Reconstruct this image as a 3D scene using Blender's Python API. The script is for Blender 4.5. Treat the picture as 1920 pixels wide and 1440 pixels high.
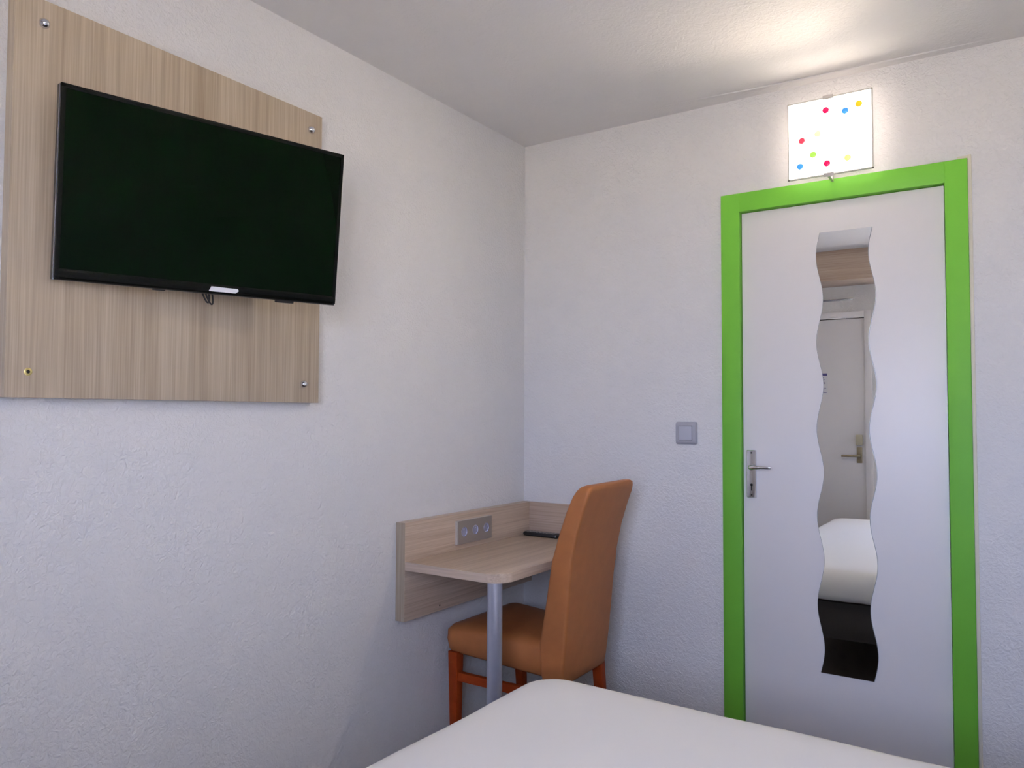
import bpy, bmesh, math, random
from mathutils import Vector, Matrix, noise

for o in list(bpy.data.objects): bpy.data.objects.remove(o)
scene = bpy.context.scene
COL = scene.collection

# ------------------------------------------------------------------ camera
F, YAW, PIT, ROL = 1451.7108, 0.5872282, 0.0386314, 0.0036193
fw = Vector((-math.sin(YAW)*math.cos(PIT), math.cos(YAW)*math.cos(PIT), math.sin(PIT)))
r0 = fw.cross(Vector((0, 0, 1))).normalized(); u0 = r0.cross(fw)
rr = math.cos(ROL)*r0+math.sin(ROL)*u0; uu = -math.sin(ROL)*r0+math.cos(ROL)*u0
cam_data = bpy.data.cameras.new('camera')
cam = bpy.data.objects.new('camera', cam_data); COL.objects.link(cam)
m = Matrix.Identity(4)
for i in range(3):
    m[i][0] = rr[i]; m[i][1] = uu[i]; m[i][2] = -fw[i]
m.translation = Vector((1.8846754, -2.9321164, 1.2628797))
cam.matrix_world = m
cam_data.sensor_fit = 'HORIZONTAL'; cam_data.sensor_width = 36.0
cam_data.lens = F/1920*36.0; cam_data.clip_start = 0.02; cam_data.clip_end = 200
scene.camera = cam

# ------------------------------------------------------------------ world, sun, exposure
world = bpy.data.worlds.new('sky'); scene.world = world; world.use_nodes = True
wn = world.node_tree; wn.nodes.clear()
wo = wn.nodes.new('ShaderNodeOutputWorld'); wb = wn.nodes.new('ShaderNodeBackground')
wc = wn.nodes.new('ShaderNodeTexCoord'); ws = wn.nodes.new('ShaderNodeSeparateXYZ')
wr = wn.nodes.new('ShaderNodeValToRGB')
wr.color_ramp.elements[0].position = 0.0; wr.color_ramp.elements[0].color = (0.66, 0.71, 1.0, 1)
wr.color_ramp.elements[1].position = 0.55; wr.color_ramp.elements[1].color = (0.47, 0.57, 1.0, 1)
wn.links.new(wc.outputs['Generated'], ws.inputs[0]); wn.links.new(ws.outputs['Z'], wr.inputs[0])
wn.links.new(wr.outputs[0], wb.inputs[0]); wn.links.new(wb.outputs[0], wo.inputs[0])
wb.inputs[1].default_value = 12.2

sun_d = bpy.data.lights.new('sun', 'SUN'); sun_d.energy = 185.0; sun_d.angle = 0.02; sun_d.color = (1, 0.90, 0.76)
sun = bpy.data.objects.new('sun', sun_d); COL.objects.link(sun); sun.location = (1, 4, 9)
sun.rotation_euler = Vector((0.15, -0.75, -1.0)).to_track_quat('-Z', 'Y').to_euler()

scene.view_settings.view_transform = 'Standard'; scene.view_settings.look = 'None'
scene.view_settings.gamma = 1.0; scene.view_settings.use_curve_mapping = False
scene.view_settings.exposure = 0.83

# room dimensions
RX, RY, RH = 2.42, -3.42, 2.478          # right wall x, front wall y, ceiling z
WX0, WX1, WZ0, WZ1 = 1.26, 2.34, 0.98, 2.12   # window in the front wall, behind the camera

pl = bpy.data.lights.new('window_portal', 'AREA'); pl.shape = 'RECTANGLE'
pl.size = WX1-WX0; pl.size_y = WZ1-WZ0
try: pl.cycles.is_portal = True
except Exception: pass
po = bpy.data.objects.new('window_portal', pl); COL.objects.link(po)
po.location = ((WX0+WX1)/2, RY-0.03, (WZ0+WZ1)/2)
po.rotation_euler = (math.radians(90), 0, 0)

# ------------------------------------------------------------------ materials
def newmat(name):
    mt = bpy.data.materials.new(name); mt.use_nodes = True
    return mt, mt.node_tree, mt.node_tree.nodes['Principled BSDF']
def N(nt, t, **kw):
    n = nt.nodes.new(t)
    for k, v in kw.items(): setattr(n, k, v)
    return n
def plain(name, col, rough=0.5, metal=0.0, spec=0.5, bump=0, bscale=200, var=0.0, coat=0):
    mt, nt, b = newmat(name)
    b.inputs['Roughness'].default_value = rough; b.inputs['Metallic'].default_value = metal
    b.inputs['Specular IOR Level'].default_value = spec
    if coat: b.inputs['Coat Weight'].default_value = coat; b.inputs['Coat Roughness'].default_value = 0.08
    tc = N(nt, 'ShaderNodeTexCoord')
    nz = N(nt, 'ShaderNodeTexNoise'); nz.inputs['Scale'].default_value = bscale; nz.inputs['Detail'].default_value = 5
    nt.links.new(tc.outputs['Object'], nz.inputs['Vector'])
    mix = N(nt, 'ShaderNodeMix', data_type='RGBA')
    mix.inputs[6].default_value = tuple(c*(1-var) for c in col)+(1,)
    mix.inputs[7].default_value = tuple(min(1, c*(1+var)) for c in col)+(1,)
    nt.links.new(nz.outputs['Fac'], mix.inputs[0]); nt.links.new(mix.outputs[2], b.inputs['Base Color'])
    if bump:
        bp = N(nt, 'ShaderNodeBump'); bp.inputs['Strength'].default_value = bump; bp.inputs['Distance'].default_value = 0.001
        nt.links.new(nz.outputs['Fac'], bp.inputs['Height']); nt.links.new(bp.outputs[0], b.inputs['Normal'])
    return mt
def plaster(name, col, strength=0.6, scale=66, dist=0.003):
    mt, nt, b = newmat(name); b.inputs['Roughness'].default_value = 0.7; b.inputs['Specular IOR Level'].default_value = 0.3
    tc = N(nt, 'ShaderNodeTexCoord')
    mp = N(nt, 'ShaderNodeMapping'); nt.links.new(tc.outputs['Object'], mp.inputs[0])
    n0 = N(nt, 'ShaderNodeTexNoise'); n0.inputs['Scale'].default_value = scale; n0.inputs['Detail'].default_value = 6
    n0.inputs['Roughness'].default_value = 0.55; n0.inputs['Distortion'].default_value = 1.2
    n1 = N(nt, 'ShaderNodeTexNoise'); n1.inputs['Scale'].default_value = 9; n1.inputs['Detail'].default_value = 3
    nt.links.new(mp.outputs[0], n0.inputs['Vector']); nt.links.new(mp.outputs[0], n1.inputs['Vector'])
    cr = N(nt, 'ShaderNodeValToRGB'); cr.color_ramp.elements[0].position = 0.38; cr.color_ramp.elements[1].position = 0.66
    nt.links.new(n0.outputs['Fac'], cr.inputs[0])
    bp = N(nt, 'ShaderNodeBump'); bp.inputs['Strength'].default_value = strength; bp.inputs['Distance'].default_value = dist
    nt.links.new(cr.outputs[0], bp.inputs['Height'])
    b2 = N(nt, 'ShaderNodeBump'); b2.inputs['Strength'].default_value = 0.25; b2.inputs['Distance'].default_value = 0.01
    nt.links.new(n1.outputs['Fac'], b2.inputs['Height']); nt.links.new(b2.outputs[0], bp.inputs['Normal'])
    nt.links.new(bp.outputs[0], b.inputs['Normal'])
    mix = N(nt, 'ShaderNodeMix', data_type='RGBA')
    mix.inputs[6].default_value = tuple(c*0.97 for c in col)+(1,); mix.inputs[7].default_value = tuple(min(1, c*1.02) for c in col)+(1,)
    nt.links.new(n1.outputs['Fac'], mix.inputs[0]); nt.links.new(mix.outputs[2], b.inputs['Base Color'])
    return mt
def wood(name, cols, axis, fine=230, rough=0.36, spec=0.5):
    # axis: grain direction 0/1/2
    mt, nt, b = newmat(name); b.inputs['Roughness'].default_value = rough; b.inputs['Specular IOR Level'].default_value = spec
    tc = N(nt, 'ShaderNodeTexCoord')
    def streak(s_across, s_along, detail):
        mp = N(nt, 'ShaderNodeMapping'); sc = [s_across]*3; sc[axis] = s_along
        mp.inputs['Scale'].default_value = sc; nt.links.new(tc.outputs['Object'], mp.inputs[0])
        nz = N(nt, 'ShaderNodeTexNoise'); nz.inputs['Scale'].default_value = 1; nz.inputs['Detail'].default_value = detail
        nz.inputs['Distortion'].default_value = 0.15
        nt.links.new(mp.outputs[0], nz.inputs['Vector']); return nz
    a = streak(fine, 3.0, 4); c = streak(34, 1.1, 3); d = streak(9, 0.5, 2)
    ma = N(nt, 'ShaderNodeMath', operation='MULTIPLY'); ma.inputs[1].default_value = 0.45; nt.links.new(a.outputs['Fac'], ma.inputs[0])
    mb = N(nt, 'ShaderNodeMath', operation='MULTIPLY_ADD'); mb.inputs[1].default_value = 0.35; nt.links.new(c.outputs['Fac'], mb.inputs[0]); nt.links.new(ma.outputs[0], mb.inputs[2])
    mc = N(nt, 'ShaderNodeMath', operation='MULTIPLY_ADD'); mc.inputs[1].default_value = 0.20; nt.links.new(d.outputs['Fac'], mc.inputs[0]); nt.links.new(mb.outputs[0], mc.inputs[2])
    cr = N(nt, 'ShaderNodeValToRGB')
    e = cr.color_ramp.elements
    e[0].position = 0.36; e[0].color = cols[0]+(1,); e[1].position = 0.64; e[1].color = cols[2]+(1,)
    k = e.new(0.5); k.color = cols[1]+(1,)
    nt.links.new(mc.outputs[0], cr.inputs[0]); nt.links.new(cr.outputs[0], b.inputs['Base Color'])
    bp = N(nt, 'ShaderNodeBump'); bp.inputs['Strength'].default_value = 0.12; bp.inputs['Distance'].default_value = 0.0006
    nt.links.new(a.outputs['Fac'], bp.inputs['Height']); nt.links.new(bp.outputs[0], b.inputs['Normal'])
    return mt
def emis(name, col, strength, base=(0.9, 0.9, 0.9), rough=0.25):
    mt, nt, b = newmat(name); b.inputs['Base Color'].default_value = base+(1,); b.inputs['Roughness'].default_value = rough
    b.inputs['Emission Color'].default_value = col+(1,); b.inputs['Emission Strength'].default_value = strength
    return mt
def leather(name, col):
    mt, nt, b = newmat(name); b.inputs['Roughness'].default_value = 0.52; b.inputs['Specular IOR Level'].default_value = 0.35
    tc = N(nt, 'ShaderNodeTexCoord')
    v = N(nt, 'ShaderNodeTexVoronoi'); v.inputs['Scale'].default_value = 330
    n1 = N(nt, 'ShaderNodeTexNoise'); n1.inputs['Scale'].default_value = 22; n1.inputs['Detail'].default_value = 6
    nt.links.new(tc.outputs['Object'], v.inputs['Vector']); nt.links.new(tc.outputs['Object'], n1.inputs['Vector'])
    mix = N(nt, 'ShaderNodeMix', data_type='RGBA')
    mix.inputs[6].default_value = tuple(c*0.86 for c in col)+(1,); mix.inputs[7].default_value = tuple(c*1.14 for c in col)+(1,)
    nt.links.new(n1.outputs['Fac'], mix.inputs[0]); nt.links.new(mix.outputs[2], b.inputs['Base Color'])
    bp = N(nt, 'ShaderNodeBump'); bp.inputs['Strength'].default_value = 0.15; bp.inputs['Distance'].default_value = 0.0007
    nt.links.new(v.outputs['Distance'], bp.inputs['Height'])
    b2 = N(nt, 'ShaderNodeBump'); b2.inputs['Strength'].default_value = 0.25; b2.inputs['Distance'].default_value = 0.003
    nt.links.new(n1.outputs['Fac'], b2.inputs['Height']); nt.links.new(b2.outputs[0], bp.inputs['Normal'])
    nt.links.new(bp.outputs[0], b.inputs['Normal'])
    return mt
def glass_pane(name, tint=(1, 1, 1), refl=0.08):
    mt = bpy.data.materials.new(name); mt.use_nodes = True; nt = mt.node_tree; nt.nodes.clear()
    o = N(nt, 'ShaderNodeOutputMaterial'); mx = N(nt, 'ShaderNodeMixShader'); t = N(nt, 'ShaderNodeBsdfTransparent'); g = N(nt, 'ShaderNodeBsdfGlossy')
    t.inputs[0].default_value = tint+(1,); g.inputs['Roughness'].default_value = 0.02; mx.inputs[0].default_value = refl
    nt.links.new(t.outputs[0], mx.inputs[1]); nt.links.new(g.outputs[0], mx.inputs[2]); nt.links.new(mx.outputs[0], o.inputs[0])
    return mt

OAK = ((0.40, 0.290, 0.215), (0.51, 0.390, 0.300), (0.63, 0.500, 0.395))
M = dict(
    wall=plaster('wall_plaster', (0.80, 0.79, 0.782)),
    ceiling=plaster('ceiling_plaster', (0.81, 0.79, 0.775), 0.3, 55),
    floor=plain('dark_brown_floor', (0.15, 0.11, 0.08), 0.4, var=0.15, bscale=30),
    oak_v=wood('oak_laminate_upright', ((0.34, 0.268, 0.192), (0.44, 0.362, 0.27), (0.55, 0.468, 0.36)), 2), oak_y=wood('oak_laminate_along_wall', ((0.44, 0.325, 0.235), (0.56, 0.435, 0.33), (0.68, 0.55, 0.43)), 1),
    oak_x=wood('oak_laminate_across', OAK, 0),
    green=plain('green_gloss_paint', (0.148, 0.46, 0.045), 0.5, spec=0.3, var=0.04, bscale=14, bump=0.05),
    white_paint=plain('white_door_paint', (0.79, 0.765, 0.765), 0.38, var=0.01, bscale=12),
    cream=plain('cream_caulk', (0.72, 0.68, 0.56), 0.6),
    chrome=plain('chrome', (0.75, 0.76, 0.80), 0.12, 1.0),
    brass=plain('brass', (0.85, 0.74, 0.32), 0.3, 1.0),
    black=plain('black_plastic', (0.012, 0.012, 0.014), 0.3),
    gloss_black=plain('glossy_black_bezel', (0.004, 0.005, 0.004), 0.12, spec=0.16),
    screen=plain('dark_screen_glass', (0.0008, 0.0045, 0.0012), 0.22, spec=0.07),
    trim=plain('silver_edge', (0.35, 0.36, 0.42), 0.25, 0.9),
    pole=plain('grey_painted_steel', (0.48, 0.50, 0.60), 0.30, 0.6, var=0.05, bscale=60),
    steel_plate=plain('brushed_grey_plate', (0.42, 0.38, 0.34), 0.42, 0.5),
    switch=plain('light_grey_switch', (0.42, 0.42, 0.47), 0.35),
    rocker=plain('rocker_grey', (0.50, 0.51, 0.57), 0.3),
    socket=plain('socket_insert', (0.55, 0.58, 0.78), 0.18, 0.55),  # bluish base colour imitates the highlights in the recesses
    plate_edge=plain('lit_plate_edge', (0.62, 0.58, 0.54), 0.3, 0.2),
    hole=plain('dark_hole', (0.01, 0.01, 0.01), 0.8),
    leather=leather('tan_leatherette', (0.42, 0.155, 0.050)),
    cherry=plain('cherry_stained_wood', (0.33, 0.048, 0.008), 0.5, spec=0.15, var=0.25, bscale=40),
    sheet=plain('white_cotton', (0.82, 0.81, 0.80), 0.85, spec=0.2, bump=0.15, bscale=600),
    mattress=plain('mattress_cloth', (0.6, 0.6, 0.58), 0.9),
    base=plain('dark_bed_base', (0.045, 0.038, 0.034), 0.75, var=0.1),
    mirror=plain('mirror_silver', (0.90, 0.92, 0.92), 0.0, 1.0),
    mirror_edge=plain('mirror_edge', (0.45, 0.50, 0.52), 0.2, 0.5),
    glass_back=emis('satin_glass_rim', (1.0, 0.86, 0.75), 1.8),
    lamp_glass=emis('lit_satin_glass', (1.0, 0.88, 0.74), 3.8),
    clear=plain('polished_glass_edge', (0.62, 0.60, 0.56), 0.15),
    satin=plain('satin_grey_metal', (0.55, 0.52, 0.51), 0.35, 0.3),
    pane=glass_pane('window_pane', (0.96, 0.98, 0.97), 0.06),
    beige=plain('beige_plastic', (0.55, 0.50, 0.36), 0.4),
    bronze=plain('bronze_plate', (0.34, 0.28, 0.18), 0.35, 0.6),
    paper=plain('printed_paper', (0.75, 0.75, 0.78), 0.7),
    ink=plain('blue_violet_ink', (0.10, 0.09, 0.28), 0.7),
    frame_white=plain('window_frame_white', (0.75, 0.75, 0.74), 0.35),
    ground=plain('pale_paving', (0.50, 0.428, 0.34), 0.9, var=0.1, bscale=3),
    glint=plain('pale_glint', (0.86, 0.86, 0.92), 0.4, 0.35),
    rubber=plain('rubber', (0.02, 0.02, 0.02), 0.8),
)
DOTC = dict(red=(0.72, 0.004, 0.09), red2=(0.85, 0.045, 0.09), blue=(0.05, 0.28, 0.80), orange=(0.92, 0.50, 0.012),
            green=(0.36, 0.66, 0.09), ltgreen=(0.80, 0.97, 0.45), yellow=(0.93, 0.86, 0.25), grey=(0.86, 0.88, 0.86), clear=(0.93, 0.94, 0.94))
for k, c in DOTC.items(): M['dot_'+k] = emis('glass_bead_'+k, c, 0.56, tuple(x*0.5 for x in c), 0.15)

# ------------------------------------------------------------------ helpers
ORG = {}
def thing(name, label, cat, loc=(0, 0, 0), group=None):
    o = bpy.data.objects.new(name, None); COL.objects.link(o); o.empty_display_size = 0.05
    o.location = loc; o['label'] = label; o['category'] = cat
    if group: o['group'] = group
    ORG[o] = Vector(loc); return o
def fin(bm, angle=35):
    bmesh.ops.recalc_face_normals(bm, faces=bm.faces[:])
    for f in bm.faces: f.smooth = True
    a = math.radians(angle)
    for e in bm.edges:
        if len(e.link_faces) == 2:
            if e.calc_face_angle(0) > a: e.smooth = False
def obj(name, bm, mat, parent=None, label=None, angle=35, mats=None, loc=None):
    fin(bm, angle)
    og = ORG[parent] if parent else Vector(loc or (0, 0, 0))
    if og.length: bmesh.ops.translate(bm, vec=-og, verts=bm.verts[:])
    me = bpy.data.meshes.new(name); bm.to_mesh(me); bm.free()
    for mm in (mats or [mat]): me.materials.append(M[mm])
    o = bpy.data.objects.new(name, me); COL.objects.link(o)
    if parent: o.parent = parent
    elif loc: o.location = loc
    ORG[o] = og
    if label: o['label'] = label
    return o
def tag(o, label, cat, group=None):
    o['label'] = label; o['category'] = cat
    if group: o['group'] = group
    return o
def struct(name, bm, mat, parent=None):
    o = obj(name, bm, mat, parent)
    o['kind'] = 'structure'
    return o
def box(bm, lo, hi, bev=0.0, seg=2, mtx=None, mi=0):
    c = [(lo[i]+hi[i])/2 for i in range(3)]; s = [hi[i]-lo[i] for i in range(3)]
    t = bmesh.new(); bmesh.ops.create_cube(t, size=1, matrix=Matrix.Translation(c) @ Matrix.Diagonal(s+[1]))
    if bev: bmesh.ops.bevel(t, geom=t.edges[:], offset=bev, segments=seg, profile=0.6, affect='EDGES')
    join(bm, t, mtx, mi); return bm
def join(bm, t, mtx=None, mi=0):
    vm = {}
    for v in t.verts: vm[v] = bm.verts.new(mtx @ v.co if mtx else v.co)
    for f in t.faces:
        try: nf = bm.faces.new([vm[v] for v in f.verts]); nf.material_index = mi
        except ValueError: pass
    t.free()
def B(lo, hi, bev=0.0, seg=2, mtx=None):
    return box(bmesh.new(), lo, hi, bev, seg, mtx)
def frame(ax):
    ax = Vector(ax).normalized(); h = Vector((0, 0, 1)) if abs(ax.z) < 0.9 else Vector((1, 0, 0))
    a = ax.cross(h).normalized(); return a, ax.cross(a)
def lathe(bm, org, ax, prof, n=28, mtx=None):
    # prof: [(dist along axis, radius)]
    org = Vector(org); axn = Vector(ax).normalized(); a, b = frame(ax); rings = []
    for d, r in prof:
        c = org+axn*d
        if r <= 1e-6: rings.append([bm.verts.new(mtx @ c if mtx else c)])
        else:
            ring = []
            for i in range(n):
                p = c+(a*math.cos(2*math.pi*i/n)+b*math.sin(2*math.pi*i/n))*r
                ring.append(bm.verts.new(mtx @ p if mtx else p))
            rings.append(ring)
    for p, q in zip(rings, rings[1:]):
        if len(p) == 1 and len(q) == 1: continue
        for i in range(n):
            j = (i+1) % n
            if len(p) == 1: bm.faces.new((p[0], q[i], q[j]))
            elif len(q) == 1: bm.faces.new((p[i], p[j], q[0]))
            else: bm.faces.new((p[i], p[j], q[j], q[i]))
    for rg in (rings[0], rings[-1]):
        if len(rg) > 1:
            try: bm.faces.new(rg)
            except ValueError: pass
    return bm
def tube(bm, pts, r, n=10):
    pts = [Vector(p) for p in pts]; rings = []; ref = None
    for i, p in enumerate(pts):
        t = (pts[min(i+1, len(pts)-1)]-pts[max(i-1, 0)]).normalized()
        if ref is None: ref, _ = frame(t)
        a = (ref-t*ref.dot(t)).normalized(); b = t.cross(a); ref = a
        rad = r[i] if isinstance(r, (list, tuple)) else r
        rings.append([bm.verts.new(p+(a*math.cos(2*math.pi*k/n)+b*math.sin(2*math.pi*k/n))*rad) for k in range(n)])
    for p, q in zip(rings, rings[1:]):
        for i in range(n): bm.faces.new((p[i], p[(i+1) % n], q[(i+1) % n], q[i]))
    bm.faces.new(rings[0]); bm.faces.new(rings[-1]); return bm
def loft(levels, r, nc=5):
    """levels: list of (4 corners (Vector), inset) ; corners in order; r corner radius"""
    bm = bmesh.new(); rings = []
    for cs, rad in levels:
        cs = [Vector(c) for c in cs]; ring = []
        for i in range(4):
            p, q, s = cs[i-1], cs[i], cs[(i+1) % 4]
            e0 = (p-q).normalized(); e1 = (s-q).normalized()
            rad_ = min(rad, 0.45*(p-q).length, 0.45*(s-q).length)
            p0 = q+e0*rad_; p1 = q+e1*rad_
            for k in range(nc+1):
                t = k/nc
                ring.append(bm.verts.new((1-t)**2*p0+2*t*(1-t)*q+t*t*p1))
        rings.append(ring)
    n = len(rings[0])
    for p, q in zip(rings, rings[1:]):
        for i in range(n): bm.faces.new((p[i], p[(i+1) % n], q[(i+1) % n], q[i]))
    for rg in (rings[0], rings[-1]):
        c = sum((v.co for v in rg), Vector())/n; cv = bm.verts.new(c)
        for i in range(n): bm.faces.new((rg[i], rg[(i+1) % n], cv))
    return bm
def prism(pts, ax, d0, d1, bev=0.0):
    """2D outline extruded along axis ax from d0 to d1; pts are the other two coords in order"""
    bm = bmesh.new()
    def mk(p, d):
        l = list(p); l.insert(ax, d); return bm.verts.new(l)
    a = [mk(p, d0) for p in pts]; b = [mk(p, d1) for p in pts]; n = len(pts)
    fa = bm.faces.new(a); fb = bm.faces.new(b)
    for i in range(n): bm.faces.new((a[i], a[(i+1) % n], b[(i+1) % n], b[i]))
    if bev:
        es = [e for e in bm.edges if (e in fa.edges[:] or e in fb.edges[:])]
        bmesh.ops.bevel(bm, geom=es, offset=bev, segments=2, profile=0.6, affect='EDGES')
    return bm

# ------------------------------------------------------------------ room shell
DX0, DX1, DZ = 0.9813, 1.6677, 2.038     # clear opening of the green door frame (inner)
FX0, FX1, FZ = 0.9091, 1.7352, 2.110     # outer edge of the green frame
T = 0.14
struct('floor', B((-T, RY-T, -0.10), (RX+T, T, 0)), 'floor')
struct('ceiling', B((-T, RY-T, RH), (RX+T, T, RH+0.12)), 'ceiling')
struct('wall_left', B((-T, RY-T, 0), (0, T, RH)), 'wall')
bm = bmesh.new()
box(bm, (0, 0, 0), (DX0-0.02, T, RH)); box(bm, (DX1+0.02, 0, 0), (RX+T, T, RH)); box(bm, (DX0-0.02, 0, DZ+0.02), (DX1+0.02, T, RH))
struct('wall_back', bm, 'wall')
# front wall (behind the camera) with the entrance door opening
EX0, EX1, EZ = 0.10, 0.865, 2.012
bm = bmesh.new()
TW = 0.24
box(bm, (0, RY-TW, 0), (EX0-0.05, RY, RH)); box(bm, (EX0-0.05, RY-TW, EZ+0.045), (EX1+0.05, RY, RH))
box(bm, (EX1+0.05, RY-TW, 0), (WX0, RY, RH)); box(bm, (WX1, RY-TW, 0), (RX+T, RY, RH))
box(bm, (WX0, RY-TW, 0), (WX1, RY, WZ0)); box(bm, (WX0, RY-TW, WZ1), (WX1, RY, RH))
struct('wall_front', bm, 'wall')
struct('wall_right', B((RX, RY, 0), (RX+T, 0, RH)), 'wall')
# faint cove joint along the ceiling of the back wall
bm = bmesh.new()
tube(bm, [(0.72, -0.098, RH+0.003), (1.05, -0.074, RH-0.0018), (1.25, -0.062, RH-0.0022), (1.50, -0.052, RH-0.0018), (1.72, -0.040, RH+0.001), (1.85, -0.034, RH+0.004)], 0.0036, 8)
struct('trim_1', bm, 'ceiling')
# window
bm = bmesh.new(); fy0, fy1 = RY-0.17, RY-0.11; w = 0.055
box(bm, (WX0, fy0, WZ0), (WX1, fy1, WZ0+w), 0.004); box(bm, (WX0, fy0, WZ1-w), (WX1, fy1, WZ1), 0.004)
box(bm, (WX0, fy0, WZ0), (WX0+w, fy1, WZ1), 0.004); box(bm, (WX1-w, fy0, WZ0), (WX1, fy1, WZ1), 0.004)
box(bm, ((WX0+WX1)/2-0.03, fy0, WZ0), ((WX0+WX1)/2+0.03, fy1, WZ1), 0.004)
win = struct('window_1', bm, 'frame_white')
obj('pane', B((WX0+0.04, fy0+0.025, WZ0+0.04), (WX1-0.04, fy0+0.031, WZ1-0.04)), 'pane', win)
# entrance door behind the camera, seen only in the mirror
bm = bmesh.new(); y0 = RY
box(bm, (EX0-0.05, y0-0.10, 0), (EX0, y0+0.012, EZ+0.045), 0.003); box(bm, (EX1, y0-0.10, 0), (EX1+0.05, y0+0.012, EZ+0.045), 0.003)
box(bm, (EX0, y0-0.10, EZ), (EX1, y0+0.012, EZ+0.045), 0.003)
struct('trim_2', bm, 'white_paint')
d2 = struct('door_2', B((EX0+0.003, y0-0.055, 0.006), (EX1-0.003, y0-0.012, EZ-0.004), 0.002), 'white_paint')
obj('lock_body', B((0.795, y0-0.012, 1.035), (0.845, y0+0.024, 1.115), 0.008), 'beige', d2, 'beige plastic lock body')
lk = obj('handle_plate', B((0.800, y0-0.012, 0.90), (0.838, y0-0.002, 1.02), 0.004), 'bronze', d2, 'bronze coloured handle plate')
obj('handle', tube(bmesh.new(), [(0.819, y0-0.004, 0.955), (0.819, y0+0.04, 0.955), (0.80, y0+0.05, 0.955), (0.70, y0+0.05, 0.953)], 0.009), 'bronze', lk)
obj('door_gap_shade', B((EX0+0.003, y0-0.0125, EZ-0.010), (EX1-0.003, y0-0.0095, EZ-0.003)), 'hole', d2, 'dark strip for the shaded gap along the door top')  # shade of the gap above the leaf, put in as a dark strip
bm = B((0.50, y0-0.012, 1.42), (0.595, y0-0.009, 1.59))
nt_ = tag(obj('printed_notice', bm, 'paper'), 'small white printed notice with violet header fixed to the entrance door, seen in the mirror', 'notice')
bm = bmesh.new(); box(bm, (0.503, y0-0.0092, 1.568), (0.592, y0-0.0084, 1.587))
obj('header', bm, 'ink', nt_, 'violet header band')
bm = bmesh.new(); random.seed(3)
for k in range(11): box(bm, (0.508, y0-0.0092, 1.55-k*0.0115), (0.508+random.uniform(0.055, 0.08), y0-0.0085, 1.5535-k*0.0115))
obj('printed_lines', bm, 'ink', nt_)
# oak box under the ceiling over the entrance, closer rail below it (mirror only)
ob = thing('wooden_pelmet_box', 'oak laminate pelmet box under the ceiling above the entrance door, seen in the mirror', 'pelmet', (1.2, RY+0.15, 2.255))
obj('front_board', B((0.002, RY+0.295, 2.255), (RX-0.002, RY+0.315, RH-0.001)), 'oak_x', ob)
obj('bottom_board', B((0.002, RY+0.001, 2.255), (RX-0.002, RY+0.295, 2.273)), 'oak_x', ob)
tag(obj('ventilation_strip', B((0.50, RY, 2.145), (0.79, RY+0.012, 2.158), 0.003), 'trim'), 'thin grey strip on the wall above the entrance door, seen in the mirror', 'vent')

# ------------------------------------------------------------------ bathroom door with green frame
bm = bmesh.new(); fy = -0.012
box(bm, (FX0, fy, 0), (DX0, 0.10, FZ), 0.003); box(bm, (DX1, fy, 0), (FX1, 0.10, FZ), 0.003)
box(bm, (DX0-0.002, fy, DZ), (DX1+0.002, 0.10, FZ), 0.003)
# rebate behind the leaf
box(bm, (DX0-0.001, 0.052, 0), (DX0+0.012, 0.10, DZ)); box(bm, (DX1-0.012, 0.052, 0), (DX1+0.001, 0.10, DZ)); box(bm, (DX0, 0.052, DZ-0.012), (DX1, 0.10, DZ+0.001))
struct('trim_3', bm, 'green')
bm = bmesh.new(); box(bm, (FX1, -0.007, 0), (FX1+0.011, 0.004, FZ+0.012), 0.002); box(bm, (FX1-0.03, -0.006, FZ), (FX1+0.004, 0.004, FZ+0.010), 0.002)
struct('trim_4', bm, 'cream')
LY = 0.008
door = struct('door_1', B((DX0+0.003, LY, 0.008), (DX1-0.003, LY+0.04, DZ-0.004), 0.0015), 'white_paint')
# handle with long back plate
pl_bm = bmesh.new()
hx0, hx1, hz0, hz1 = 0.998, 1.034, 0.952, 1.130
hp = obj('handle_plate', B((hx0, LY-0.009, hz0), (hx1, LY+0.001, hz1), 0.0035, 3), 'chrome', door, 'chrome back plate with keyhole')
bm = bmesh.new(); hy = LY-0.0095; hc = 1.0165
for zz in (hz1-0.010, hz0+0.010): lathe(bm, (hc, LY-0.006, zz), (0, -1, 0), [(0, 0.0028), (0.0042, 0.0028)], 12)
obj('screw', bm, 'hole', hp)
bm = bmesh.new(); lathe(bm, (hc, LY-0.006, 1.000), (0, -1, 0), [(0, 0.0048), (0.0042, 0.0048)], 14)
box(bm, (hc-0.0018, LY-0.0102, 0.978), (hc+0.0018, LY-0.006, 1.0))
obj('keyhole', bm, 'hole', hp)
bm = bmesh.new(); lathe(bm, (hc, LY-0.008, 1.066), (0, -1, 0), [(0, 0.0115), (0.004, 0.0115), (0.006, 0.0085), (0.024, 0.0075)], 20)
pts = [(hc, LY-0.028, 1.0665), (hc+0.006, LY-0.038, 1.067), (hc+0.02, LY-0.044, 1.068), (hc+0.045, LY-0.046, 1.069), (hc+0.07, LY-0.046, 1.0685), (hc+0.082, LY-0.045, 1.068)]
tube(bm, pts, [0.008, 0.009, 0.0078, 0.0068, 0.006, 0.0042], 12)
obj('lever', bm, 'chrome', hp)

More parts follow.
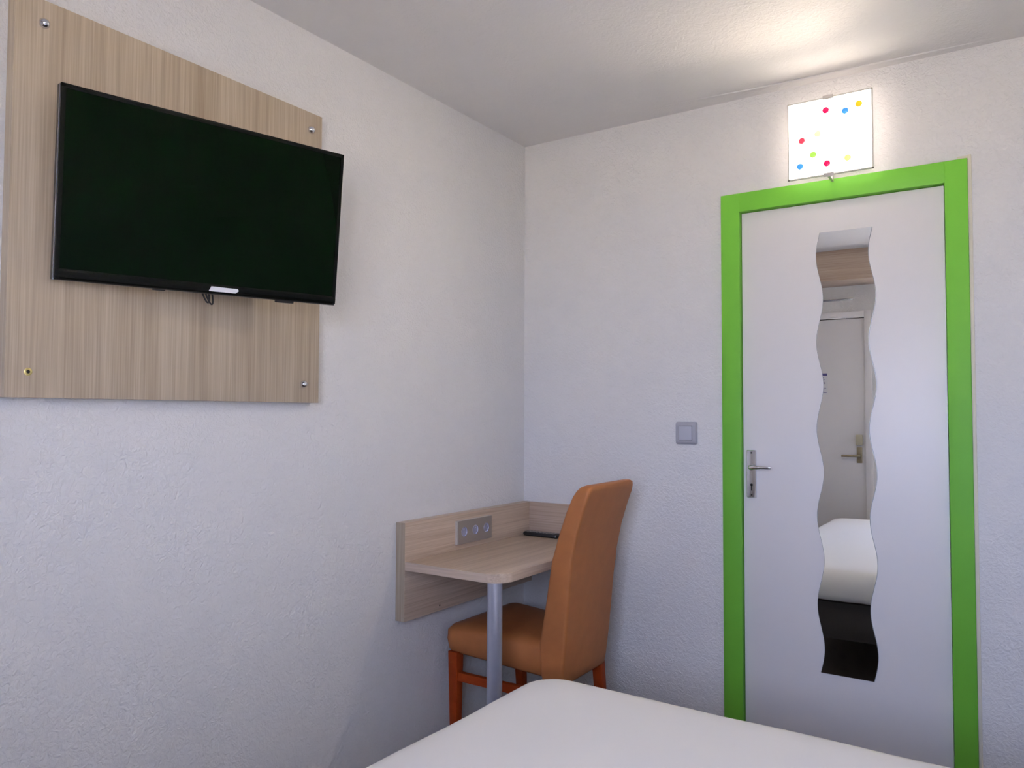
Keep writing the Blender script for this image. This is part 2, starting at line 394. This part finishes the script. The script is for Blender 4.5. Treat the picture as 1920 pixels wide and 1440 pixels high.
# wavy mirror on the door
def wave_x(z): return 0.0118*math.cos(2*math.pi*(z-1.682)/0.3125)
zs = [0.348+i*(1.923-0.348)/150 for i in range(151)]
def mir(off, y0_, y1_):
    bm = bmesh.new(); fr = []; bk = []
    for i, z in enumerate(zs):
        z2 = z; drift = (z-1.92)*0.0065
        if i == 0: z2 = z-(-off)*0+off*0
        xl = 1.2672+wave_x(z)+drift-off; xr = 1.4428+wave_x(z)+drift*1.05+off
        fr.append((bm.verts.new((xl, y0_, z)), bm.verts.new((xr, y0_, z))))
        bk.append((bm.verts.new((xl, y1_, z)), bm.verts.new((xr, y1_, z))))
    for i in range(150):
        bm.faces.new((fr[i][0], fr[i][1], fr[i+1][1], fr[i+1][0])); bm.faces.new((bk[i][0], bk[i][1], bk[i+1][1], bk[i+1][0]))
        for k in (0, 1): bm.faces.new((fr[i][k], fr[i+1][k], bk[i+1][k], bk[i][k]))
    for i in (0, 150): bm.faces.new((fr[i][0], fr[i][1], bk[i][1], bk[i][0]))
    return bm
mi = thing('wavy_mirror', 'tall narrow frameless mirror with wavy sides fixed to the white door', 'mirror', (1.35, LY, 0.348))
obj('mirror_sheet', mir(0.0, LY-0.005, LY-0.001), 'mirror_edge', mi, angle=20)
g = obj('mirror_face', mir(-0.0012, LY-0.0056, LY-0.0048), 'mirror', mi, angle=20)

# ------------------------------------------------------------------ wall lamp above the door
lp = thing('wall_lamp', 'lit square satin glass wall lamp with coloured dots above the green door frame', 'wall lamp', (1.323, 0, 2.105))
PX0, PX1, PZ0, PZ1 = 1.180, 1.463, 2.106, 2.386
obj('back_housing', B((1.215, -0.062, 2.135), (1.430, 0.0, 2.355), 0.004), 'white_paint', lp)
gp = obj('glass_shade', B((PX0+0.0045, -0.078, PZ0+0.0055), (PX1-0.0045, -0.070, PZ1-0.0055)), 'glass_back', lp, 'glowing white satin glass square')
gp.data.materials.append(M['lamp_glass'])
for f in gp.data.polygons:
    if f.normal.y < -0.9: f.material_index = 1      # room side glows most; back and cut edges glow weakly to light the wall
ld = bpy.data.lights.new('lamp_light', 'SPOT'); ld.energy = 13.0; ld.color = (1.0, 0.84, 0.66); ld.shadow_soft_size = 0.05
ld.spot_size = math.radians(150); ld.spot_blend = 1.0
lo_ = bpy.data.objects.new('lamp_light', ld); COL.objects.link(lo_); lo_.location = (1.340, -0.112, 2.245)
lo_.rotation_euler = Vector((-0.20, -1.0, -0.42)).to_track_quat('-Z', 'Y').to_euler()
bm = bmesh.new()
for lo, hi in (((PX0, PZ0), (PX0+0.0042, PZ1)), ((PX1-0.0042, PZ0), (PX1, PZ1)), ((PX0, PZ0), (PX1, PZ0+0.005)), ((PX0, PZ1-0.005), (PX1, PZ1))):
    box(bm, (lo[0], -0.077, lo[1]), (hi[0], -0.071, hi[1]))
obj('glass_edge', bm, 'clear', gp, 'clear polished glass edge')
for a, z, c in [(1.311, 2.338, 'red'), (1.375, 2.323, 'blue'), (1.419, 2.338, 'orange'), (1.224, 2.336, 'grey'), (1.283, 2.259, 'ltgreen'), (1.410, 2.241, 'clear'),
                (1.229, 2.244, 'red2'), (1.267, 2.187, 'green'), (1.222, 2.152, 'blue'), (1.313, 2.148, 'red'), (1.381, 2.156, 'yellow')]:
    nm = {'red': 'deep red', 'red2': 'red', 'ltgreen': 'pale green'}.get(c, c)
    obj('glass_dot', lathe(bmesh.new(), (a, -0.0778, z), (0, -1, 0), [(0, 0.0112), (0.0010, 0.0112), (0.0026, 0.0088), (0.0034, 0.0045), (0.0036, 0)], 24), 'dot_'+c, gp, nm+' glass dot')
for z0, z1 in ((2.376, 2.390), (2.100, 2.114)):
    up = z0 > 2.3; bm = bmesh.new()
    box(bm, (1.302, -0.0815, z0), (1.336, -0.0795, z1), 0.0005)
    ze = z1 if up else z0
    box(bm, (1.315, -0.081, ze-0.001), (1.323, -0.012, ze+0.001)); box(bm, (1.316, -0.028, min(ze, 2.16)), (1.322, -0.012, max(ze, 2.33 if up else 2.16)))
    obj('clip', bm, 'satin', lp, 'grey metal clip holding the glass')

# ------------------------------------------------------------------ light switch
sw = thing('light_switch', 'light grey square rocker light switch on the wall left of the green frame', 'light switch', (0.763, 0, 1.15))
sx, sz = 0.7635, 1.190
def rect_xz(hw, z0, z1, y): return [(sx-hw, y, z0), (sx+hw, y, z0), (sx+hw, y, z1), (sx-hw, y, z1)]
obj('surround', loft([(rect_xz(0.0435, sz-0.0445, sz+0.0445, 0.0), 0.008), (rect_xz(0.0435, sz-0.0445, sz+0.0445, -0.006), 0.008),
                      (rect_xz(0.0425, sz-0.0415, sz+0.0415, -0.011), 0.008), (rect_xz(0.0405, sz-0.0345, sz+0.0345, -0.0155), 0.007),
                      (rect_xz(0.038, sz-0.030, sz+0.030, -0.0165), 0.006)], 0.008), 'switch', sw, angle=50)
obj('seam', B((sx-0.0275, -0.0172, sz-0.028), (sx+0.0275, -0.0160, sz+0.028)), 'hole', sw, 'thin dark gap round the rocker')
obj('rocker', B((sx-0.0268, -0.0188, sz-0.0272), (sx+0.0262, -0.0150, sz+0.0272), 0.0015), 'rocker', sw)

# ------------------------------------------------------------------ wood panel and television
PT = 0.035; PY0, PY1, PZa, PZb = -2.143, -1.2476, 1.2953, 2.2027
pn = thing('wood_wall_panel', 'large light oak laminate panel on the left wall behind the television', 'wall panel', (0, (PY0+PY1)/2, PZa))
obj('board', B((0.0, PY0, PZa), (PT, PY1, PZb), 0.0012), 'oak_v', pn)
obj('edge_band', B((0.004, PY0-0.0012, PZa), (PT-0.001, PY0, PZb)), 'oak_v', pn)
for y, z in ((-2.083, 2.148), (-1.293, 2.148), (-1.309, 1.352)):
    bm = lathe(bmesh.new(), (PT, y, z), (1, 0, 0), [(0, 0.0120), (0.002, 0.0120), (0.0045, 0.0108), (0.009, 0.0085), (0.0125, 0.0045), (0.0135, 0)], 24)
    obj('screw_cap', bm, 'chrome', pn, 'domed chrome screw cap')
obj('screw_ring', lathe(bmesh.new(), (PT-0.001, -2.097, 1.353), (1, 0, 0), [(0, 0.0085), (0.003, 0.0085), (0.0038, 0.007), (0.0034, 0.0042), (0.0012, 0.0038), (0.0012, 0)], 24), 'brass', pn, 'brass screw ring without its cap')

obj('screw_socket', lathe(bmesh.new(), (PT-0.001, -2.097, 1.353), (1, 0, 0), [(0, 0.0040), (0.0024, 0.0040)], 12), 'hole', pn, 'dark hollow of the screw')
c0 = Vector((0.1633, -1.7132, 1.785)); ty, tt, tr = -0.1771, -0.1238, 0.0232
nn = Vector((math.cos(tt)*math.cos(ty), math.cos(tt)*math.sin(ty), math.sin(tt)))
r1 = Vector((-math.sin(ty), math.cos(ty), 0)); u1 = Vector((-math.sin(tt)*math.cos(ty), -math.sin(tt)*math.sin(ty), math.cos(tt)))
rt = math.cos(tr)*r1+math.sin(tr)*u1; ut = -math.sin(tr)*r1+math.cos(tr)*u1
TM = Matrix(((rt.x, ut.x, nn.x, c0.x), (rt.y, ut.y, nn.y, c0.y), (rt.z, ut.z, nn.z, c0.z), (0, 0, 0, 1)))   # local: x right, y up, z out
tv = thing('television', 'black flat screen television tilted down on a bracket over the oak panel', 'television', (0.04, -1.70, 1.785))
W2, H2 = 0.3675, 0.2175
bm = bmesh.new()
box(bm, (-W2, -H2, -0.030), (W2, H2, -0.008), 0.003, 2, TM)
obj('rear_housing', bm, 'black', tv)
bm = bmesh.new(); box(bm, (-0.20, -0.15, -0.052), (0.20, 0.12, -0.029), 0.012, 3, TM)
obj('rear_bulge', bm, 'black', tv)
bm = bmesh.new(); b_ = 0.011
box(bm, (-W2, H2-b_, -0.009), (W2, H2, 0.0), 0.0018, 2, TM); box(bm, (-W2, -H2+0.004, -0.009), (-W2+b_, H2, 0.0), 0.0018, 2, TM)
box(bm, (W2-b_, -H2+0.004, -0.009), (W2, H2, 0.0), 0.0018, 2, TM)
obj('bezel', bm, 'gloss_black', tv)
# rounded chin along the bottom
bm = bmesh.new(); ys = []
prof = [(-H2+0.026, -0.0015), (-H2+0.022, 0.0005), (-H2+0.016, 0.0012), (-H2+0.010, 0.0002), (-H2+0.005, -0.0025), (-H2+0.0015, -0.006), (-H2, -0.012), (-H2+0.004, -0.016), (-H2+0.026, -0.012)]
L_ = [bm.verts.new(TM @ Vector((-W2+0.001, y, z))) for y, z in prof]; R_ = [bm.verts.new(TM @ Vector((W2-0.001, y, z))) for y, z in prof]
for i in range(len(prof)): j = (i+1) % len(prof); bm.faces.new((L_[i], L_[j], R_[j], R_[i]))
bm.faces.new(L_); bm.faces.new(R_)
chn = obj('chin', bm, 'gloss_black', tv, 'glossy rounded lower bezel', angle=60)
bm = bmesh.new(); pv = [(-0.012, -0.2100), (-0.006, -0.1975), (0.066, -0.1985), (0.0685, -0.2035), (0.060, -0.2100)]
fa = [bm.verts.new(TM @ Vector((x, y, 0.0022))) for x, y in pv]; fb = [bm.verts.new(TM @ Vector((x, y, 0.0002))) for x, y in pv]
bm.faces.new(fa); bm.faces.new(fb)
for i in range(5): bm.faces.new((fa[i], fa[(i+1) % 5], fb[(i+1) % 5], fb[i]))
obj('glint_plate', bm, 'glint', chn, 'small pale plate standing in for a bright reflection')  # bright reflection on the chin, modelled as a pale plate
for s in (-1, 1):
    obj('edge_trim', box(bmesh.new(), (s*W2-0.0012, -H2, -0.0105), (s*W2+0.0012, H2-0.002, -0.0065), 0.0004, 1, TM), 'trim', tv, 'thin silver line along the side')
bm = bmesh.new(); box(bm, (-W2+b_-0.001, -H2+0.022, -0.006), (W2-b_+0.001, H2-b_+0.001, -0.0016), 0, 1, TM)
obj('screen', bm, 'screen', tv, 'dark switched off screen')
bm = bmesh.new(); box(bm, (0.185, -H2-0.006, -0.022), (0.238, -H2+0.004, -0.008), 0.003, 2, TM)
obj('sensor_foot', bm, 'black', tv)
bm = bmesh.new(); box(bm, (-0.145, -H2-0.003, -0.026), (-0.115, -H2+0.003, -0.014), 0.002, 2, TM)
obj('foot_socket', bm, 'black', tv)
bm = bmesh.new(); box(bm, (0.036, -1.80, 1.69), (0.048, -1.62, 1.87), 0.002); box(bm, (0.046, -1.735, 1.74), (0.115, -1.695, 1.82), 0.004)
obj('wall_bracket', bm, 'black', tv)
bm = bmesh.new()
for k, (dy, dz) in enumerate(((0, 0), (0.007, -0.004))):
    base = Vector((0.105+0.006*k, -1.722+dy, 1.575))
    pts = []
    for i in range(25):
        a = math.pi*i/24
        pts.append(base+Vector((0.004*math.sin(a), 0.012-0.011*math.cos(a)+0.012*math.sin(a), 0.022-0.047*math.sin(a)+dz)))
    tube(bm, pts, 0.0022, 8)
obj('cable_loop', bm, 'black', tv, 'thin black cable loop hanging below')

# ------------------------------------------------------------------ desk
BT = 0.042; dz = 0.738
dk = thing('wall_desk', 'small light oak wall mounted desk in the corner with a raised back board', 'desk', (0.2, -0.45, 0))
bb = obj('back_board', B((0.0, -0.8439, 0.527), (BT, 0.0, 0.875), 0.0012), 'oak_y', dk)
bb.data.materials.append(M['oak_v'])
for f in bb.data.polygons:
    if f.normal.y < -0.9: f.material_index = 1      # upright edge banding on the near end
obj('screw_hole', lathe(bmesh.new(), (BT-0.001, -0.646, 0.547), (1, 0, 0), [(0, 0.0035), (0.0014, 0.0035)], 12), 'hole', bb)
obj('side_board', B((BT, -0.022, 0.66), (0.455, 0.0, 0.875), 0.0012), 'oak_x', dk)
o_ = [(BT, -0.022), (BT, -0.842)]
cx, cy, rad = 0.457-0.075, -0.846+0.075, 0.075
for i in range(13):
    a = -math.pi/2+i*math.pi/24; o_.append((cx+rad*math.cos(a), cy+rad*math.sin(a)))
o_ += [(0.457, -0.022)]
dt = obj('desktop', prism(o_, 2, dz-0.030, dz, 0.0012), 'oak_y', dk)
dt.data.materials.append(M['oak_x'])
for f in dt.data.polygons:
    if f.normal.y < -0.7: f.material_index = 1
bm = lathe(bmesh.new(), (0.4085, -0.812, 0.0), (0, 0, 1), [(0, 0.045), (0.006, 0.045), (0.010, 0.03), (0.012, 0.0255), (dz-0.0305, 0.0255)], 36)
obj('leg', bm, 'pole', dk, 'grey painted steel tube leg')

sp = thing('socket_strip', 'grey metal plate with three round power sockets on the desk back board', 'power socket', (BT, -0.44, 0.80))
bm = bmesh.new()
y0_, y1_, z0_, z1_ = -0.5545, -0.3235, 0.7575, 0.8495
for lo, hi in (((y0_, z0_), (y0_+0.0065, z1_)), ((y1_-0.002, z0_), (y1_, z1_)), ((y0_, z0_), (y1_, z0_+0.002)), ((y0_, z1_-0.002), (y1_, z1_))):
    box(bm, (BT, lo[0], lo[1]), (BT+0.0085, hi[0], hi[1]), 0.0006, 1)
obj('base_frame', bm, 'plate_edge', sp, 'plate edge coloured paler as if catching light')  # bright bevel light put into a paler edge colour
bm = bmesh.new(); X1, X0 = BT+0.0105, BT+0.0005
py0, py1, pz0, pz1 = -0.548, -0.3255, 0.7595, 0.8475; SC = [(-0.513+k*0.0735+0.003, 0.804) for k in range(3)]
cuts = [py0, (SC[0][0]+SC[1][0])/2, (SC[1][0]+SC[2][0])/2, py1]
for k in range(3):
    ya, yb = cuts[k], cuts[k+1]; cy_, cz_ = SC[k]; ci = []; cb = []; rc = []
    angs = [2*math.pi*i/32 for i in range(32)]+[math.atan2(zc-cz_, yc-cy_) % (2*math.pi) for yc in (ya, yb) for zc in (pz0, pz1)]
    angs = sorted(angs); nh = len(angs)
    for a_ in angs:
        cs_, sn_ = math.cos(a_), math.sin(a_)
        ci.append(bm.verts.new((X1, cy_+0.0175*cs_, cz_+0.0175*sn_))); cb.append(bm.verts.new((X0, cy_+0.0175*cs_, cz_+0.0175*sn_)))
        t_ = min(((yb-cy_) if cs_ > 0 else (ya-cy_))/cs_ if abs(cs_) > 1e-6 else 9, ((pz1-cz_) if sn_ > 0 else (pz0-cz_))/sn_ if abs(sn_) > 1e-6 else 9)
        rc.append((bm.verts.new((X1, cy_+t_*cs_, cz_+t_*sn_)), bm.verts.new((X0, cy_+t_*cs_, cz_+t_*sn_))))
    for i in range(nh):
        j = (i+1) % nh
        bm.faces.new((ci[i], ci[j], rc[j][0], rc[i][0])); bm.faces.new((ci[i], ci[j], cb[j], cb[i]))
        mid_ = (rc[i][0].co+rc[j][0].co)/2
        if abs(mid_.z-pz0) < 1e-5 or abs(mid_.z-pz1) < 1e-5 or (k == 0 and abs(mid_.y-py0) < 1e-5) or (k == 2 and abs(mid_.y-py1) < 1e-5):
            bm.faces.new((rc[i][0], rc[j][0], rc[j][1], rc[i][1]))
bmesh.ops.remove_doubles(bm, verts=bm.verts[:], dist=1e-5)
obj('plate', bm, 'steel_plate', sp)
for k in range(3):
    yy, zz = SC[k]; X = BT+0.0098
    s = obj('socket', lathe(bmesh.new(), (X, yy, zz), (1, 0, 0), [(-0.001, 0.0186), (0.0018, 0.0186), (0.0018, 0.0168), (-0.002, 0.0155), (-0.0062, 0.0115), (-0.0080, 0.006), (-0.0083, 0)], 28), 'socket', sp, 'recessed round socket')
    obj('earth_pin', lathe(bmesh.new(), (X-0.008, yy, zz+0.008), (1, 0, 0), [(0, 0.0022), (0.008, 0.0022), (0.0095, 0.001)], 10), 'chrome', s)
    bm = bmesh.new()
    for q in (-1, 1): lathe(bm, (X-0.0080, yy+q*0.0075, zz-0.001), (1, 0, 0), [(0, 0.0028), (0.0024, 0.0028)], 10)
    obj('contact_hole', bm, 'hole', s)

# remote control
rm = thing('remote_control', 'black remote control lying on the desk in the corner', 'remote control', (0.16, -0.06, dz))
bm = loft([([(0.056, -0.093, dz+0.001), (0.225, -0.098, dz+0.001), (0.225, -0.056, dz+0.001), (0.056, -0.050, dz+0.001)], 0.012),
           ([(0.052, -0.096, dz+0.006), (0.228, -0.101, dz+0.006), (0.228, -0.053, dz+0.006), (0.052, -0.047, dz+0.006)], 0.014),
           ([(0.053, -0.095, dz+0.014), (0.227, -0.100, dz+0.014), (0.227, -0.054, dz+0.014), (0.053, -0.048, dz+0.014)], 0.014),
           ([(0.058, -0.090, dz+0.0175), (0.222, -0.096, dz+0.0175), (0.222, -0.058, dz+0.0175), (0.058, -0.053, dz+0.0175)], 0.01)], 0.01)
obj('case', bm, 'black', rm)
bm = bmesh.new()
for i in range(9):
    for j in range(3):
        lathe(bm, (0.075+i*0.016, -0.087+j*0.0115, dz+0.017), (0, 0, 1), [(0, 0.0036), (0.0018, 0.0034), (0.0022, 0)], 10)
b_o = obj('buttons', bm, 'steel_plate', rm, 'small grey buttons')

# ------------------------------------------------------------------ chair
ch = thing('upholstered_chair', 'tan leatherette high back chair with cherry wood legs pushed up to the desk', 'chair', (0.3, -0.4, 0))
def ql(z, xf, xn, yn, yf, r, dzr=0, tw=0):
    # four corners: front-near, rear-near, rear-far, front-far
    return ([(xf, yn, z), (xn, yn+tw, z+dzr), (xn+tw, yf, z+dzr), (xf, yf, z)], r)
seat = loft([
    ([(0.056, -0.588, 0.366), (0.50, -0.578, 0.340), (0.50, -0.262, 0.340), (0.056, -0.162, 0.366)], 0.02),
    ([(0.042, -0.602, 0.378), (0.52, -0.592, 0.350), (0.52, -0.248, 0.350), (0.042, -0.148, 0.378)], 0.03),
    ([(0.034, -0.608, 0.415), (0.53, -0.598, 0.400), (0.53, -0.240, 0.400), (0.034, -0.140, 0.415)], 0.035),
    ([(0.036, -0.606, 0.448), (0.53, -0.598, 0.442), (0.53, -0.240, 0.442), (0.036, -0.142, 0.448)], 0.035),
    ([(0.048, -0.594, 0.464), (0.53, -0.590, 0.458), (0.53, -0.248, 0.458), (0.048, -0.154, 0.464)], 0.04),
    ([(0.085, -0.560, 0.473), (0.52, -0.560, 0.468), (0.52, -0.280, 0.468), (0.085, -0.190, 0.473)], 0.05),
    ([(0.16, -0.50, 0.477), (0.45, -0.50, 0.474), (0.45, -0.33, 0.474), (0.16, -0.26, 0.477)], 0.05)], 0.03)
so = obj('seat', seat, 'leather', ch, angle=50)
# back rest: z, front x, rear x (near side), near y, far y, far-side rear x shift
BK = [(0.322, 0.470, 0.534, -0.592, -0.268), (0.330, 0.462, 0.540, -0.600, -0.262), (0.36, 0.456, 0.545, -0.604, -0.258), (0.46, 0.452, 0.556, -0.606, -0.253),
      (0.56, 0.470, 0.564, -0.606, -0.249), (0.66, 0.486, 0.572, -0.606, -0.246), (0.76, 0.503, 0.584, -0.606, -0.243), (0.85, 0.531, 0.602, -0.606, -0.240),
      (0.93, 0.560, 0.626, -0.606, -0.237), (0.98, 0.583, 0.644, -0.605, -0.236), (1.000, 0.594, 0.651, -0.602, -0.238), (1.013, 0.606, 0.653, -0.594, -0.245), (1.019, 0.620, 0.648, -0.575, -0.262)]
lv = []
for z, xf, xr, yn, yf in BK:
    lv.append(([(xf, yn, z), (xr, yn, z), (xr-0.004, yf, z), (xf-0.004, yf, z)], 0.013 if z < 1.0 else 0.02))
bo = obj('backrest', loft(lv, 0.015), 'leather', ch, angle=60)
# seam piping on the rear edge of the near side
def leg(x0, y0, x1, y1, z1, s=0.019):
    lv = []
    for z, k, ss in ((0.0, 0, 0.015), (0.12, 0.35, 0.017), (z1, 1, s)):
        x = x0+(x1-x0)*k; y = y0+(y1-y0)*k
        lv.append(([(x-ss, y-ss, z), (x+ss, y-ss, z), (x+ss, y+ss, z), (x-ss, y+ss, z)], 0.003))
    return loft(lv, 0.003, 2)
obj('leg', leg(0.078, -0.590, 0.076, -0.590, 0.372, 0.021), 'cherry', ch)
obj('leg', leg(0.105, -0.168, 0.090, -0.172, 0.372, 0.021), 'cherry', ch)
obj('leg', leg(0.535, -0.570, 0.495, -0.570, 0.345), 'cherry', ch)
obj('leg', leg(0.533, -0.262, 0.508, -0.268, 0.345), 'cherry', ch)
obj('stretcher', B((0.09, -0.604, 0.266), (0.50, -0.582, 0.298), 0.002), 'cherry', ch)
obj('stretcher', B((0.105, -0.278, 0.140), (0.53, -0.256, 0.165), 0.002), 'cherry', ch)

# ------------------------------------------------------------------ bed
BX0, BX1, BY0, BY1, BZ = 0.682, 2.30, -3.10, -0.985, 0.53
bd = thing('bed', 'double bed under a smooth plain white cover in the foreground', 'bed', (1.49, -2.05, 0))
obj('bed_base', B((BX0+0.03, BY0+0.02, 0.20), (BX1-0.02, BY1-0.03, 0.375), 0.008), 'base', bd, 'dark upholstered bed base')
obj('mattress', B((BX0+0.03, BY0+0.02, 0.376), (BX1-0.02, BY1-0.03, 0.505), 0.035, 4), 'mattress', bd)
for lx, ly in ((BX0+0.12, BY1-0.14), (BX1-0.12, BY1-0.14), (BX0+0.12, BY0+0.14), (BX1-0.12, BY0+0.14)):
    obj('leg', lathe(bmesh.new(), (lx, ly, 0), (0, 0, 1), [(0, 0.025), (0.2, 0.028)], 16), 'black', bd)
# duvet: a closed thick cloth shell with softly rounded rim
def duvet():
    bm = bmesh.new(); R = 0.075; H = 0.115; nx, ny = 90, 110
    # parametrise by distance beyond the flat top region
    def mapd(u, lo, hi):
        # returns (coordinate, drop) for u along an axis with rounded rims on both ends
        return u
    steps = []
    xs = []
    def axis(lo, hi, n):
        rim = []
        for k in range(7):  # hanging part then rim (drop angle)
            a = k/6
            rim.append(a)
        return rim
    # use superellipse rings: from hanging hem up and over to the centre
    cxm, cym = (BX0+BX1)/2, (BY0+BY1)/2; hx, hy = (BX1-BX0)/2, (BY1-BY0)/2
    nseg = 220
    def ring_pts(inset, z, rc):
        pts = []; ax, ay = hx-inset, hy-inset; rc = max(0.02, rc-inset*0.6)
        per = []
        # rounded rectangle param
        segs = [((ax, -ay+rc), (ax, ay-rc)), None, ((ax-rc, ay), (-ax+rc, ay)), None, ((-ax, ay-rc), (-ax, -ay+rc)), None, ((-ax+rc, -ay), (ax-rc, -ay)), None]
        cen = {1: (ax-rc, ay-rc, 0), 3: (-ax+rc, ay-rc, 90), 5: (-ax+rc, -ay+rc, 180), 7: (ax-rc, -ay+rc, 270)}
        for i in range(8):
            if segs[i]:
                (x0, y0), (x1, y1) = segs[i]; n = 45
                for k in range(n): t = k/n; per.append((x0+(x1-x0)*t, y0+(y1-y0)*t))
            else:
                c = cen[i]; n = 10
                for k in range(n): a = math.radians(c[2]+90*k/n); per.append((c[0]+rc*math.cos(a), c[1]+rc*math.sin(a)))
        return [(cxm+x, cym+y, z) for x, y in per]
    prof = [(0.030, 0.385, .07), (0.012, 0.383, .07), (0.004, 0.390, .075), (0.000, 0.41, .08), (-0.001, 0.44, .085), (0.001, 0.465, .09), (0.008, 0.488, .09), (0.020, 0.507, .1), (0.038, 0.520, .11),
            (0.065, 0.527, .12), (0.11, 0.530, .13), (0.18, 0.531, .15), (0.28, 0.531, .2), (0.42, 0.531, .25), (0.60, 0.531, .3), (0.76, 0.531, .3)]
    rings = []
    for ins, z, rc in prof:
        rg = []
        for (x, y, zz) in ring_pts(ins, z, rc):
            p = Vector((x*3.0, y*3.0, zz*3.0))
            n1 = noise.noise(p); n2 = noise.noise(Vector((x*9, y*9, zz*4+5)))
            top = max(0.0, min(1.0, (zz-0.40)/0.1)); side = 1-top
            d = Vector((x-cxm, y-cym, 0)); d.normalize()
            off = (0.006*n1+0.003*n2)*(0.4+0.6*side)
            rg.append(bm.verts.new((x+d.x*off, y+d.y*off, zz+(0.004*n1+0.0015*n2)*top+0.006*n2*side*(1 if zz < 0.395 else 0))))
        rings.append(rg)
    n = len(rings[0])
    for a, b in zip(rings, rings[1:]):
        for i in range(n): bm.faces.new((a[i], a[(i+1) % n], b[(i+1) % n], b[i]))
    cv = bm.verts.new((cxm, cym, 0.531))
    for i in range(n): bm.faces.new((rings[-1][i], rings[-1][(i+1) % n], cv))
    # inner lining so the cloth has thickness
    return bm
dv_o = obj('bed_cover', duvet(), 'sheet', bd, 'plain white cotton cover', angle=80)
sm = dv_o.modifiers.new('thickness', 'SOLIDIFY'); sm.thickness = 0.012; sm.offset = -1

# ------------------------------------------------------------------ outdoors beyond the window
struct('ground', B((-25, -45, -0.25), (30, RY-TW, -0.15)), 'ground')
struct('sky_blocker_slab', B((-6, RY-TW-1.3, 2.55), (9, RY-TW, 2.70)), 'wall')  # unseen overhang, added to cut high sky light and darken the lower walls
